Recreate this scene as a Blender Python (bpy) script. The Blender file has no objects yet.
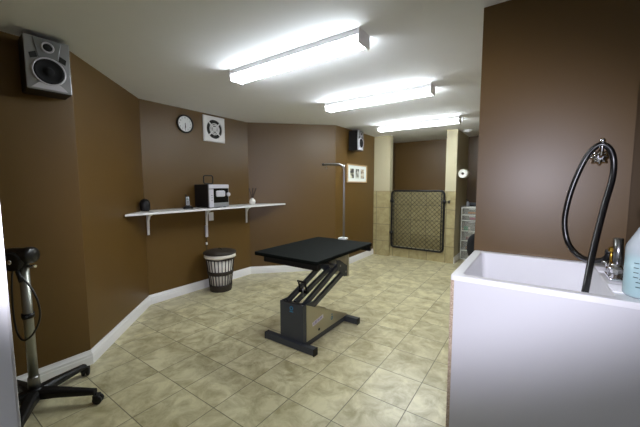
import bpy, bmesh, math, random
from mathutils import Vector, Matrix

random.seed(7)
PI = math.pi
scene = bpy.context.scene
COL = scene.collection
CEIL = 2.388


def lin(c):
    c = c / 255.0
    return c / 12.92 if c <= 0.04045 else ((c + 0.055) / 1.055) ** 2.4


def rgb(r, g, b):
    return (lin(r), lin(g), lin(b), 1.0)


# ------------------------------------------------------------------ materials
def new_mat(name):
    m = bpy.data.materials.new(name)
    m.use_nodes = True
    nt = m.node_tree
    return m, nt, nt.nodes.get('Principled BSDF'), nt.nodes.get('Material Output')


def mat(name, col, rough=0.5, metal=0.0, var=0.06, scale=30.0, bump=0.0, spec=0.5, coat=0.0):
    """plain material with a slight procedural mottling"""
    m, nt, b, out = new_mat(name)
    tc = nt.nodes.new('ShaderNodeTexCoord')
    nz = nt.nodes.new('ShaderNodeTexNoise')
    nz.inputs['Scale'].default_value = scale
    nz.inputs['Detail'].default_value = 4
    nt.links.new(tc.outputs['Object'], nz.inputs['Vector'])
    mx = nt.nodes.new('ShaderNodeMix')
    mx.data_type = 'RGBA'
    mx.inputs[6].default_value = tuple(min(1, c * (1 + var)) for c in col[:3]) + (1,)
    mx.inputs[7].default_value = tuple(c * (1 - var) for c in col[:3]) + (1,)
    nt.links.new(nz.outputs['Fac'], mx.inputs[0])
    nt.links.new(mx.outputs[2], b.inputs['Base Color'])
    b.inputs['Roughness'].default_value = rough
    b.inputs['Metallic'].default_value = metal
    b.inputs['Specular IOR Level'].default_value = spec
    b.inputs['Coat Weight'].default_value = coat
    if bump:
        bp = nt.nodes.new('ShaderNodeBump')
        bp.inputs['Strength'].default_value = bump
        bp.inputs['Distance'].default_value = 0.002
        nt.links.new(nz.outputs['Fac'], bp.inputs['Height'])
        nt.links.new(bp.outputs['Normal'], b.inputs['Normal'])
    return m


def emit_mat(name, col, strength):
    m, nt, b, out = new_mat(name)
    b.inputs['Base Color'].default_value = (0.9, 0.9, 0.9, 1)
    b.inputs['Emission Color'].default_value = col
    b.inputs['Emission Strength'].default_value = strength
    return m


def clear_mat(name, col, opacity, rough=0.25):
    m, nt, b, out = new_mat(name)
    b.inputs['Base Color'].default_value = col
    b.inputs['Roughness'].default_value = rough
    tr = nt.nodes.new('ShaderNodeBsdfTransparent')
    mx = nt.nodes.new('ShaderNodeMixShader')
    mx.inputs[0].default_value = opacity
    nt.links.new(tr.outputs[0], mx.inputs[1])
    nt.links.new(b.outputs[0], mx.inputs[2])
    nt.links.new(mx.outputs[0], out.inputs['Surface'])
    return m


def tile_mat(name, size, origin, axes, light, dark, grout, mortar=0.0035, rough=0.3, vein=3.2):
    """square ceramic tiles with a marbled mottling, each tile slightly different"""
    m, nt, b, out = new_mat(name)
    N, L = nt.nodes.new, nt.links.new
    tc = N('ShaderNodeTexCoord')
    sep = N('ShaderNodeSeparateXYZ')
    L(tc.outputs['Object'], sep.inputs[0])
    cmb = N('ShaderNodeCombineXYZ')
    for k, ax in enumerate(axes):
        s = N('ShaderNodeMath'); s.operation = 'SUBTRACT'
        L(sep.outputs[ax], s.inputs[0]); s.inputs[1].default_value = origin[k]
        d = N('ShaderNodeMath'); d.operation = 'DIVIDE'
        L(s.outputs[0], d.inputs[0]); d.inputs[1].default_value = size
        L(d.outputs[0], cmb.inputs[k])
    # grout mask: distance to the nearest tile edge
    s2 = N('ShaderNodeSeparateXYZ'); L(cmb.outputs[0], s2.inputs[0])
    ds = []
    for k in range(2):
        fr = N('ShaderNodeMath'); fr.operation = 'FRACT'; L(s2.outputs[k], fr.inputs[0])
        a = N('ShaderNodeMath'); a.operation = 'SUBTRACT'; L(fr.outputs[0], a.inputs[0]); a.inputs[1].default_value = 0.5
        ab = N('ShaderNodeMath'); ab.operation = 'ABSOLUTE'; L(a.outputs[0], ab.inputs[0])
        ds.append(ab)
    mxm = N('ShaderNodeMath'); mxm.operation = 'MAXIMUM'
    L(ds[0].outputs[0], mxm.inputs[0]); L(ds[1].outputs[0], mxm.inputs[1])
    mr = N('ShaderNodeMapRange')
    mr.inputs[1].default_value = 0.5 - mortar / size
    mr.inputs[2].default_value = 0.5 - 0.4 * mortar / size
    L(mxm.outputs[0], mr.inputs[0])
    fl = N('ShaderNodeVectorMath'); fl.operation = 'FLOOR'; L(cmb.outputs[0], fl.inputs[0])
    wn = N('ShaderNodeTexWhiteNoise'); L(fl.outputs[0], wn.inputs['Vector'])
    # veins: every tile samples its own patch of noise
    off = N('ShaderNodeVectorMath'); off.operation = 'SCALE'; off.inputs[3].default_value = 17.0
    L(wn.outputs['Color'], off.inputs[0])
    ad = N('ShaderNodeVectorMath'); ad.operation = 'ADD'
    L(cmb.outputs[0], ad.inputs[0]); L(off.outputs[0], ad.inputs[1])
    nz = N('ShaderNodeTexNoise'); nz.inputs['Scale'].default_value = vein; nz.inputs['Detail'].default_value = 7
    nz.inputs['Roughness'].default_value = 0.66; nz.inputs['Distortion'].default_value = 0.5
    L(ad.outputs[0], nz.inputs['Vector'])
    cr = N('ShaderNodeValToRGB')
    cr.color_ramp.elements[0].position = 0.33; cr.color_ramp.elements[0].color = dark
    cr.color_ramp.elements[1].position = 0.62; cr.color_ramp.elements[1].color = light
    L(nz.outputs['Fac'], cr.inputs[0])
    hsv = N('ShaderNodeHueSaturation')
    vr = N('ShaderNodeMapRange'); vr.inputs[3].default_value = 0.93; vr.inputs[4].default_value = 1.06
    L(wn.outputs['Value'], vr.inputs[0]); L(vr.outputs[0], hsv.inputs['Value'])
    L(cr.outputs[0], hsv.inputs['Color'])
    mx = N('ShaderNodeMix'); mx.data_type = 'RGBA'
    L(mr.outputs[0], mx.inputs[0]); L(hsv.outputs[0], mx.inputs[6]); mx.inputs[7].default_value = grout
    L(mx.outputs[2], b.inputs['Base Color'])
    b.inputs['Roughness'].default_value = rough
    bp = N('ShaderNodeBump'); bp.inputs['Strength'].default_value = 0.4; bp.inputs['Distance'].default_value = 0.002
    bp.invert = True
    L(mr.outputs[0], bp.inputs['Height']); L(bp.outputs[0], b.inputs['Normal'])
    return m


def board_mat(name):
    """raw chipboard: coarse tan flakes"""
    m, nt, b, out = new_mat(name)
    tc = nt.nodes.new('ShaderNodeTexCoord')
    v = nt.nodes.new('ShaderNodeTexVoronoi'); v.inputs['Scale'].default_value = 260
    nt.links.new(tc.outputs['Object'], v.inputs['Vector'])
    cr = nt.nodes.new('ShaderNodeValToRGB')
    cr.color_ramp.elements[0].color = rgb(146, 126, 102)
    cr.color_ramp.elements[1].color = rgb(216, 198, 176)
    nt.links.new(v.outputs['Color'], cr.inputs[0])
    nt.links.new(cr.outputs[0], b.inputs['Base Color'])
    b.inputs['Roughness'].default_value = 0.9
    return m


def photo_mat(name, top, mid, low, seed):
    """small printed picture: soft blobs of a few tones"""
    m, nt, b, out = new_mat(name)
    tc = nt.nodes.new('ShaderNodeTexCoord')
    mp = nt.nodes.new('ShaderNodeMapping'); mp.inputs['Location'].default_value = (seed, seed * 2, seed)
    nz = nt.nodes.new('ShaderNodeTexNoise'); nz.inputs['Scale'].default_value = 14; nz.inputs['Detail'].default_value = 3
    nt.links.new(tc.outputs['Object'], mp.inputs[0]); nt.links.new(mp.outputs[0], nz.inputs['Vector'])
    cr = nt.nodes.new('ShaderNodeValToRGB')
    cr.color_ramp.elements[0].position = 0.38; cr.color_ramp.elements[0].color = low
    cr.color_ramp.elements[1].position = 0.62; cr.color_ramp.elements[1].color = top
    e = cr.color_ramp.elements.new(0.5); e.color = mid
    nt.links.new(nz.outputs['Fac'], cr.inputs[0]); nt.links.new(cr.outputs[0], b.inputs['Base Color'])
    b.inputs['Roughness'].default_value = 0.4
    return m


PAINT = mat('brown_wall_paint', rgb(94, 70, 31), 0.40, var=0.03, scale=6, bump=0.02, spec=0.45)
CREAM = mat('cream_wall_paint', rgb(184, 176, 146), 0.6, var=0.02, scale=5, spec=0.3)
CEILM = mat('ceiling_paint', rgb(240, 242, 246), 0.9, var=0.015, scale=8, spec=0.2)
WHITE = mat('white_gloss_paint', rgb(238, 238, 238), 0.35, var=0.02, scale=10)
SHELFW = mat('white_melamine', rgb(236, 236, 236), 0.35, var=0.02, scale=12)
PANEL = mat('white_panel_melamine', rgb(214, 214, 218), 0.45, var=0.015, scale=4)
CHIP = board_mat('raw_chipboard')
TUB = mat('white_tub_plastic', rgb(238, 238, 240), 0.28, var=0.01, scale=8)
FLOORM = tile_mat('floor_tile', 0.3356, (-1.280, 1.461), (0, 1), rgb(212, 205, 168), rgb(160, 149, 109), rgb(100, 93, 73), vein=2.3)
WTILE = tile_mat('wall_tile', 0.335, (-2.665, 1.305), (0, 2), rgb(176, 164, 122), rgb(150, 137, 95), rgb(112, 104, 78), mortar=0.007, rough=0.35, vein=3)
WTILEY = tile_mat('wall_tile_side', 0.335, (5.87, 1.305), (1, 2), rgb(176, 164, 122), rgb(150, 137, 95), rgb(112, 104, 78), mortar=0.007, rough=0.35, vein=3)
BLACKP = mat('black_plastic', rgb(17, 17, 18), 0.4, var=0.05, scale=40, spec=0.35)
BLACKM = mat('black_matt', rgb(20, 20, 20), 0.6, var=0.1, scale=60)
RUBBER = mat('black_rubber', rgb(15, 15, 16), 0.3, var=0.05, scale=50, spec=0.7)
TOPM = mat('black_ribbed_rubber_top', rgb(6, 10, 7), 0.8, var=0.2, scale=90, bump=0.3, spec=0.12)
GUNMETAL = mat('dark_grey_painted_steel', rgb(62, 66, 72), 0.4, metal=0.2, var=0.05, scale=40)
STEEL = mat('polished_steel_plate', rgb(186, 180, 156), 0.38, metal=0.7, var=0.03, scale=10)
SATIN = mat('satin_steel', rgb(170, 172, 164), 0.35, metal=0.9, var=0.03, scale=20)
CHROME = mat('chrome', rgb(232, 232, 235), 0.16, metal=1.0, var=0.02, scale=10)
NICKEL = mat('dull_grey_metal', rgb(150, 150, 150), 0.3, metal=1.0, var=0.04, scale=20)
BRASS = mat('brass', rgb(190, 150, 60), 0.25, metal=1.0, var=0.05, scale=20)
SILVER = mat('silver_plastic', rgb(150, 151, 154), 0.32, metal=0.35, var=0.03, scale=30)
GREYS = mat('grey_silver_plastic', rgb(124, 126, 128), 0.4, metal=0.3, var=0.03, scale=30)
LILAC = mat('pale_silver_plastic', rgb(205, 203, 212), 0.35, metal=0.15, var=0.02, scale=30)
CONE = mat('woofer_cone', rgb(12, 12, 15), 0.85, var=0.1, scale=60)
DARKGLASS = mat('dark_window_plastic', rgb(18, 20, 20), 0.08, var=0.02)
WICKER = mat('dark_woven_wicker', rgb(46, 38, 30), 0.6, var=0.45, scale=90, bump=0.6)
CLOTHW = mat('white_cotton_liner', rgb(240, 236, 226), 0.9, var=0.05, scale=25, bump=0.3)
OAK = mat('light_wood_frame', rgb(186, 156, 116), 0.5, var=0.15, scale=25)
MATB = mat('picture_mat_board', rgb(232, 236, 230), 0.8, var=0.01)
PAPER = mat('white_tissue_paper', rgb(236, 234, 228), 0.95, var=0.03, scale=60, bump=0.4)
CARDB = mat('cardboard_core', rgb(120, 96, 70), 0.9)
CLOCKW = mat('white_clock_dial', rgb(226, 230, 230), 0.5, var=0.01)
INK = mat('black_ink', rgb(20, 20, 22), 0.6)
BLUEINK = mat('blue_sticker', rgb(40, 120, 160), 0.4)
PURPLEINK = mat('violet_ink', rgb(110, 100, 160), 0.5)
LABELW = mat('pale_sticker', rgb(214, 210, 222), 0.4)
GREYFAN = mat('grey_fan_blades', rgb(44, 46, 42), 0.5, metal=0.4)
LIQUID = mat('pale_blue_liquid', rgb(118, 192, 194), 0.2, var=0.02, scale=6)
HAZY = clear_mat('hazy_clear_plastic', rgb(226, 236, 240), 0.45, 0.35)
DRAWERC = clear_mat('clear_drawer_plastic', rgb(222, 222, 212), 0.2, 0.3)
CARTW = mat('white_cart_plastic', rgb(228, 228, 220), 0.4)
CERAMIC = mat('white_ceramic', rgb(232, 230, 224), 0.25, var=0.02)
REED = mat('dark_reed_sticks', rgb(52, 38, 28), 0.8, var=0.2, scale=80)
UPHOL = mat('black_chair_fabric', rgb(22, 22, 24), 0.9, var=0.2, scale=120, bump=0.3)
SCREEN = mat('phone_display', rgb(120, 140, 132), 0.15)
SEAM = mat('grey_lens_seam', rgb(150, 152, 158), 0.6)
TUBE_COLOUR = (0.93, 1.0, 1.04, 1)
LAMPS = [(emit_mat('fluorescent_diffuser', TUBE_COLOUR, 36.0 * k), emit_mat('fluorescent_diffuser_side', TUBE_COLOUR, 42.0 * k)) for k in (0.86, 1.40, 1.44)]   # near light set dimmer, far ones stronger, to imitate lens falloff


# ------------------------------------------------------------------ mesh building
class MB:
    def __init__(self):
        self.bm = bmesh.new()
        self.mi = 0

    def _faces(self, geom):
        for f in geom:
            f.material_index = self.mi

    def box(self, x0, y0, z0, x1, y1, z1, bevel=0.0, M=None):
        r = bmesh.ops.create_cube(self.bm, size=1.0)
        vs = r['verts']
        for v in vs:
            v.co = Vector((x0 + (v.co.x + .5) * (x1 - x0), y0 + (v.co.y + .5) * (y1 - y0), z0 + (v.co.z + .5) * (z1 - z0)))
            if M is not None:
                v.co = M @ v.co
        fs = list({f for v in vs for f in v.link_faces})
        self._faces(fs)
        if bevel:
            es = list({e for v in vs for e in v.link_edges})
            rr = bmesh.ops.bevel(self.bm, geom=es, offset=bevel, segments=2, affect='EDGES', profile=0.6)
            self._faces(rr['faces'])
        return self

    def tube(self, pts, r, n=12, caps=True, closed=False, smooth_n=0):
        P = [Vector(p) for p in pts]
        if smooth_n:
            P = spline(P, smooth_n, closed)
        R = r if isinstance(r, (list, tuple)) else None
        m = len(P)
        rings = []
        up = None
        for i in range(m):
            if closed:
                t = (P[(i + 1) % m] - P[i - 1]).normalized()
            elif i == 0:
                t = (P[1] - P[0]).normalized()
            elif i == m - 1:
                t = (P[-1] - P[-2]).normalized()
            else:
                t = ((P[i + 1] - P[i]).normalized() + (P[i] - P[i - 1]).normalized()).normalized()
            if up is None:
                a = Vector((0, 0, 1)) if abs(t.z) < 0.9 else Vector((1, 0, 0))
                up = (a - t * a.dot(t)).normalized()
            else:
                up = (up - t * up.dot(t)).normalized()
            sd = t.cross(up)
            rad = r if R is None else (R[0] + (R[1] - R[0]) * i / (m - 1))
            rings.append([self.bm.verts.new(P[i] + (up * math.cos(2 * PI * k / n) + sd * math.sin(2 * PI * k / n)) * rad) for k in range(n)])
        fs = []
        rng = range(m if closed else m - 1)
        for i in rng:
            a, b = rings[i], rings[(i + 1) % m]
            for k in range(n):
                f = self.bm.faces.new((a[k], a[(k + 1) % n], b[(k + 1) % n], b[k]))
                f.smooth = True
                fs.append(f)
        if caps and not closed:
            fs.append(self.bm.faces.new(rings[0]))
            fs.append(self.bm.faces.new(rings[-1][::-1]))
        self._faces(fs)
        return self

    def bar(self, a, b, w, h, up=(0, 0, 1)):
        """rectangular bar from a to b, w across, h along 'up'"""
        a, b, up = Vector(a), Vector(b), Vector(up)
        t = (b - a).normalized()
        s = t.cross(up).normalized()
        u = s.cross(t)
        vs = []
        for p in (a, b):
            for (i, j) in ((-1, -1), (1, -1), (1, 1), (-1, 1)):
                vs.append(self.bm.verts.new(p + s * i * w / 2 + u * j * h / 2))
        idx = [(0, 1, 2, 3), (7, 6, 5, 4), (0, 4, 5, 1), (1, 5, 6, 2), (2, 6, 7, 3), (3, 7, 4, 0)]
        self._faces([self.bm.faces.new([vs[k] for k in q]) for q in idx])
        return self

    def lathe(self, prof, n=32, M=None, smooth=True):
        """prof: (radius, height) list turned round z"""
        rings = []
        for (r, z) in prof:
            if r < 1e-6:
                c = Vector((0, 0, z))
                rings.append([self.bm.verts.new(M @ c if M is not None else c)])
            else:
                ring = []
                for k in range(n):
                    c = Vector((r * math.cos(2 * PI * k / n), r * math.sin(2 * PI * k / n), z))
                    ring.append(self.bm.verts.new(M @ c if M is not None else c))
                rings.append(ring)
        fs = []
        for a, b in zip(rings, rings[1:]):
            for k in range(n):
                k2 = (k + 1) % n
                if len(a) == 1 and len(b) == 1:
                    continue
                if len(a) == 1:
                    f = self.bm.faces.new((a[0], b[k2], b[k]))
                elif len(b) == 1:
                    f = self.bm.faces.new((a[k], a[k2], b[0]))
                else:
                    f = self.bm.faces.new((a[k], a[k2], b[k2], b[k]))
                f.smooth = smooth
                fs.append(f)
        self._faces(fs)
        return self

    def prism(self, poly, axis, lo, hi, M=None):
        """polygon (2-D points) extruded along an axis 0/1/2"""
        def pt(p, h):
            c = [0, 0, 0]
            o = [k for k in range(3) if k != axis]
            c[o[0]], c[o[1]], c[axis] = p[0], p[1], h
            v = Vector(c)
            return M @ v if M is not None else v
        A = [self.bm.verts.new(pt(p, lo)) for p in poly]
        B = [self.bm.verts.new(pt(p, hi)) for p in poly]
        fs = [self.bm.faces.new(A[::-1]), self.bm.faces.new(B)]
        n = len(poly)
        for k in range(n):
            fs.append(self.bm.faces.new((A[k], A[(k + 1) % n], B[(k + 1) % n], B[k])))
        self._faces(fs)
        return self

    def loft(self, loops, cap0=True, cap1=True, smooth=False):
        R = [[self.bm.verts.new(Vector(p)) for p in L] for L in loops]
        fs = []
        for a, b in zip(R, R[1:]):
            n = len(a)
            for k in range(n):
                f = self.bm.faces.new((a[k], a[(k + 1) % n], b[(k + 1) % n], b[k]))
                f.smooth = smooth
                fs.append(f)
        if cap0:
            fs.append(self.bm.faces.new(R[0][::-1]))
        if cap1:
            fs.append(self.bm.faces.new(R[-1]))
        self._faces(fs)
        return self

    def sphere(self, c, rx, ry=None, rz=None, n=20):
        ry = ry or rx
        rz = rz or rx
        r = bmesh.ops.create_uvsphere(self.bm, u_segments=n, v_segments=n // 2 + 2, radius=1)
        for v in r['verts']:
            v.co = Vector((c[0] + v.co.x * rx, c[1] + v.co.y * ry, c[2] + v.co.z * rz))
        fs = list({f for v in r['verts'] for f in v.link_faces})
        for f in fs:
            f.smooth = True
        self._faces(fs)
        return self

    def build(self, name, m, parent=None, bevel=0.0):
        bmesh.ops.recalc_face_normals(self.bm, faces=self.bm.faces[:])
        me = bpy.data.meshes.new(name)
        self.bm.to_mesh(me)
        self.bm.free()
        for mm in (m if isinstance(m, (list, tuple)) else [m]):
            me.materials.append(mm)
        o = bpy.data.objects.new(name, me)
        COL.objects.link(o)
        if parent is not None:
            o.parent = parent
        if bevel:
            b = o.modifiers.new('Bevel', 'BEVEL')
            b.width = bevel
            b.segments = 2
            b.limit_method = 'ANGLE'
            b.angle_limit = math.radians(40)
        return o


def spline(P, n, closed=False):
    out = []
    m = len(P)
    segs = m if closed else m - 1
    for i in range(segs):
        if closed:
            p0, p1, p2, p3 = P[i - 1], P[i], P[(i + 1) % m], P[(i + 2) % m]
        else:
            p0, p1, p2, p3 = P[max(i - 1, 0)], P[i], P[i + 1], P[min(i + 2, m - 1)]
        for k in range(n):
            t = k / n
            out.append(0.5 * ((2 * p1) + (p2 - p0) * t + (2 * p0 - 5 * p1 + 4 * p2 - p3) * t * t + (3 * p1 - p0 - 3 * p2 + p3) * t ** 3))
    if not closed:
        out.append(P[-1])
    return out


def rrect(x0, y0, x1, y1, r, z, n=5):
    pts = []
    for cx, cy, a0 in ((x1 - r, y0 + r, -PI / 2), (x1 - r, y1 - r, 0), (x0 + r, y1 - r, PI / 2), (x0 + r, y0 + r, PI)):
        for k in range(n + 1):
            a = a0 + PI / 2 * k / n
            pts.append((cx + r * math.cos(a), cy + r * math.sin(a), z))
    return pts


def arc(cx, cy, r, a0, a1, n):
    return [(cx + r * math.cos(a0 + (a1 - a0) * k / n), cy + r * math.sin(a0 + (a1 - a0) * k / n)) for k in range(n + 1)]


def tag(o, label=None, cat=None, group=None, kind=None):
    if label: o['label'] = label
    if cat: o['category'] = cat
    if group: o['group'] = group
    if kind: o['kind'] = kind
    return o


def thing(name, label, cat, loc=(0, 0, 0), rz=0.0, group=None):
    o = bpy.data.objects.new(name, None)
    o.empty_display_size = 0.05
    COL.objects.link(o)
    o.location = loc
    o.rotation_euler = (0, 0, rz)
    return tag(o, label, cat, group)


def struct(o):
    o['kind'] = 'structure'
    return o


def copy_tree(src, parent=None):
    c = src.copy()
    COL.objects.link(c)
    if parent is not None:
        c.parent = parent
    for ch in list(src.children):
        copy_tree(ch, c)
    return c


def text_mesh(s, size):
    cu = bpy.data.curves.new('lettering', 'FONT')
    cu.body = s
    cu.size = size
    cu.align_x = 'CENTER'
    cu.align_y = 'CENTER'
    o = bpy.data.objects.new('lettering', cu)
    COL.objects.link(o)
    dg = bpy.context.evaluated_depsgraph_get()
    me = bpy.data.meshes.new_from_object(o.evaluated_get(dg))
    bpy.data.objects.remove(o)
    return me


# ------------------------------------------------------------------ the room
# inner outline of the room, counter-clockwise seen from above
ROOM = [('wall_left', (-2.84, -0.72)), ('wall_chamfer', (-2.84, 0.88)), ('wall_shelf', (-3.72, 1.765)),
        ('wall_angled', (-3.72, 3.36)), ('wall_picture', (-2.73, 4.345)), ('wall_back', (-2.73, 6.95)),
        ('wall_corridor', (0.12, 6.95)), ('wall_partition_rear', (0.12, 2.235)), ('wall_partition_end', (-0.291, 2.235)), ('wall_partition', (-0.291, 2.015)), ('wall_return', (0.355, 2.015)),
        ('wall_recess', (0.355, 2.75)), ('wall_right', (1.8, 2.75)), ('wall_rear', (1.8, -0.72))]


def offset_loop(pts, d):
    """offset outward of a clockwise-seen outline (left-hand side outward)"""
    out = []
    n = len(pts)
    for i in range(n):
        a, b, c = Vector(pts[i - 1]), Vector(pts[i]), Vector(pts[(i + 1) % n])
        t1, t2 = (b - a).normalized(), (c - b).normalized()
        n1, n2 = Vector((-t1.y, t1.x)), Vector((-t2.y, t2.x))
        k = (n1 + n2)
        k = k / max(1e-6, k.dot(n1))
        out.append(tuple(b + k * d))
    return out


pts = [p for _, p in ROOM]
OUT = offset_loop(pts, 0.10)
for i, (nm, p) in enumerate(ROOM):
    j = (i + 1) % len(ROOM)
    if nm == 'wall_rear':
        # rear wall with the doorway the photograph is taken from
        b = MB()
        for x0, x1, z0 in ((0.5, 1.8, 0), (-0.34, 0.5, 2.06), (-2.84, -0.34, 0)):
            b.box(x0, -0.84, z0, x1, -0.72, CEIL)
        struct(b.build(nm, PAINT))
        continue
    b = MB()
    b.prism([pts[i], pts[j], OUT[j], OUT[i]], 2, 0, CEIL)
    struct(b.build(nm, PAINT))

b = MB(); b.prism([(-4.0, -1.4), (2.0, -1.4), (2.0, 7.2), (-4.0, 7.2)], 2, -0.1, 0.0)
struct(b.build('floor', FLOORM))
b = MB(); b.prism([(-4.0, -1.4), (2.0, -1.4), (2.0, 7.2), (-4.0, 7.2)], 2, CEIL, CEIL + 0.1)
struct(b.build('ceiling', CEILM))


def skirting(name, path, parent_mat=WHITE, h=0.115):
    prof = [(0.0, 0.0), (0.017, 0.0), (0.017, 0.062), (0.014, 0.068), (0.014, 0.084), (0.009, 0.094), (0.006, 0.104), (0.006, h), (0.0, h)]
    P = [Vector(p) for p in path]
    loops = []
    n = len(P)
    for i in range(n):
        if i == 0:
            k = Vector(((P[1] - P[0]).normalized().y, -(P[1] - P[0]).normalized().x))
        elif i == n - 1:
            t = (P[-1] - P[-2]).normalized(); k = Vector((t.y, -t.x))
        else:
            t1, t2 = (P[i] - P[i - 1]).normalized(), (P[i + 1] - P[i]).normalized()
            n1, n2 = Vector((t1.y, -t1.x)), Vector((t2.y, -t2.x))
            k = n1 + n2; k = k / max(1e-6, k.dot(n1))
        loops.append([(P[i].x + k.x * d, P[i].y + k.y * d, z) for d, z in prof])
    b = MB(); b.loft(loops)
    return struct(b.build(name, parent_mat))


skirting('baseboard_left', [(-2.84, -0.72), (-2.84, 0.88), (-3.72, 1.765), (-3.72, 3.36), (-2.73, 4.345), (-2.73, 5.80)])
skirting('baseboard_back', [(-1.179, 5.872), (-1.179, 6.95), (0.12, 6.95)])

# stall: two thin walls, tiled below, cream above; low tiled kerb between them
TZ = 1.305
b = MB(); b.box(-2.73, 5.82, TZ, -2.395, 5.97, CEIL); struct(b.build('wall_stall_left', CREAM))
b = MB(); b.box(-2.73, 5.81, 0, -2.385, 5.98, TZ); struct(b.build('trim_1', WTILE))
b = MB()
b.box(-1.36, 5.88, TZ, -1.18, 6.95, CEIL)
struct(b.build('wall_stall_right', CREAM))
b = MB(); b.box(-1.352, 5.95, 0, -1.18, 6.95, TZ); struct(b.build('wall_stall_lower', CREAM))
b = MB(); b.box(-1.372, 5.87, 0, -1.178, 5.95, TZ); struct(b.build('trim_2', [WTILE]))
b = MB(); b.box(-2.385, 5.875, 0, -1.372, 5.98, 0.175); struct(b.build('trim_3', WTILE))
b = MB(); b.box(-2.73, 6.94, 0, -1.36, 6.95, TZ); struct(b.build('trim_4', WTILE))
b = MB(); b.box(-2.73, 5.98, 0, -2.72, 6.94, TZ); struct(b.build('trim_5', WTILEY))
b = MB(); b.box(-1.372, 5.95, 0, -1.352, 6.94, TZ); struct(b.build('trim_6', WTILEY))

# white door leaf standing open just left of the camera
b = MB(); b.box(-0.34, -0.72, 0.01, -0.30, 0.048, 2.04, bevel=0.002)
d1 = struct(b.build('door_1', WHITE))
b = MB(); b.tube([(-0.30, -0.02, 1.0), (-0.25, -0.02, 1.0), (-0.24, -0.035, 1.0), (-0.24, -0.14, 1.0)], 0.009, smooth_n=4)
b.build('door_handle', NICKEL, d1)

# ------------------------------------------------------------------ ceiling lights
def make_light(label, lamp):
    t = thing('ceiling_light', label, 'light', (0, 0, CEIL), group='fluorescent ceiling lights')
    L, W = 1.23, 0.135
    b = MB(); b.prism([(-W / 2, 0), (W / 2, 0), (W / 2, -0.036), (W / 2 - 0.012, -0.040), (-W / 2 + 0.012, -0.040), (-W / 2, -0.036)], 0, -L / 2, L / 2)
    b.build('housing', WHITE, t)
    b = MB(); b.prism([(-W / 2 + 0.002, -0.036), (-W / 2 + 0.004, -0.074), (-W / 2 + 0.016, -0.082), (W / 2 - 0.016, -0.082), (W / 2 - 0.004, -0.074), (W / 2 - 0.002, -0.036)], 0, -L / 2 + 0.004, L / 2 - 0.004)
    for f in b.bm.faces:
        zz = [v.co.z for v in f.verts]
        if len(f.verts) == 4 and max(zz) > -0.037 and min(zz) > -0.076 and max(zz) - min(zz) > 0.03:
            f.material_index = 1
    b.build('diffuser', list(lamp), t)
    b = MB(); b.box(-L / 2 + 0.008, -0.010, -0.0840, L / 2 - 0.008, 0.006, -0.0815); b.build('lens_seam', SEAM, t)
    for s in (-1, 1):
        b = MB(); b.box(s * L / 2 - 0.006, -W / 2 - 0.006, -0.090, s * L / 2 + 0.006, W / 2 + 0.006, 0, bevel=0.002)
        b.build('end_cap', WHITE, t)
    return t


lt = make_light('long fluorescent ceiling light nearest the camera, above the grooming table', LAMPS[0])
lt.location = (-1.575, 1.87, CEIL)
for k, (x, y, lab) in enumerate(((-1.505, 3.21, 'middle one of the three fluorescent ceiling lights, over open floor'),
                                (-1.57, 4.86, 'farthest fluorescent ceiling light, just in front of the gated stall'))):
    c = make_light(lab, LAMPS[k + 1]); c.location = (x, y, CEIL)

# ------------------------------------------------------------------ speakers
def make_speaker(label):
    """front faces local +x, back plane at x = 0, base at z = 0"""
    w, h, d = 0.228, 0.335, 0.185
    t = thing('wall_speaker', label, 'speaker', group='wall speakers')
    b = MB(); b.box(0.02, -w / 2, 0, d, w / 2, h, bevel=0.004); b.build('cabinet', BLACKP, t)
    b = MB()
    b.prism([(-w / 2, 0.004), (w / 2, 0.004), (w / 2, h - 0.004), (-w / 2, h - 0.004)], 0, d, d + 0.01)
    fp = b.build('front_panel', SILVER, t, bevel=0.004)
    # raised tapering centre plate behind the tweeter and the shoulders below the woofer
    b = MB()
    b.prism([(-0.05, 0.205), (0.05, 0.205), (0.072, h - 0.01), (-0.072, h - 0.01)], 0, d + 0.008, d + 0.016)
    b.build('centre_plate', GREYS, fp, bevel=0.003)
    b = MB()
    b.prism([(-0.095, 0.012), (0.095, 0.012), (0.055, 0.05), (-0.055, 0.05)], 0, d + 0.008, d + 0.016)
    b.build('lower_plate', LILAC, fp, bevel=0.003)
    F = Matrix.Translation((d + 0.008, 0, 0.125)) @ Matrix.Rotation(PI / 2, 4, 'Y')
    b = MB(); b.lathe([(0.076, 0), (0.087, 0), (0.088, 0.010), (0.083, 0.016), (0.078, 0.013), (0.076, 0.0)], 40, F)
    b.build('woofer_ring', LILAC, t)
    b = MB(); b.lathe([(0.078, 0.003), (0.078, 0.012), (0.070, 0.017), (0.062, 0.010), (0.03, 0.004), (0.026, 0.012), (0.014, 0.02), (0, 0.022)], 40, F)
    b.build('woofer_cone', CONE, t)
    F2 = Matrix.Translation((d + 0.014, 0, 0.275)) @ Matrix.Rotation(PI / 2, 4, 'Y')
    b = MB(); b.lathe([(0.024, 0), (0.034, 0), (0.034, 0.008), (0.028, 0.01), (0.024, 0.006)], 32, F2)
    b.build('tweeter_ring', LILAC, t)
    b = MB(); b.lathe([(0.026, 0.001), (0.024, 0.004), (0.012, 0.010), (0, 0.012)], 32, F2)
    b.mi = 0
    b.box(d + 0.02, -0.024, 0.273, d + 0.024, 0.024, 0.278)
    b.build('tweeter', CONE, t)
    for s in (-1, 1):
        b = MB(); b.prism([(s * 0.052, 0.205), (s * 0.088, 0.19), (s * 0.094, 0.222), (s * 0.06, 0.24)], 0, d + 0.006, d + 0.0125)
        b.build('bass_port', BLACKM, t)
    b = MB(); b.box(0, -0.03, 0.10, 0.022, 0.03, 0.24); b.build('wall_bracket', BLACKM, t)
    return t


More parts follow.
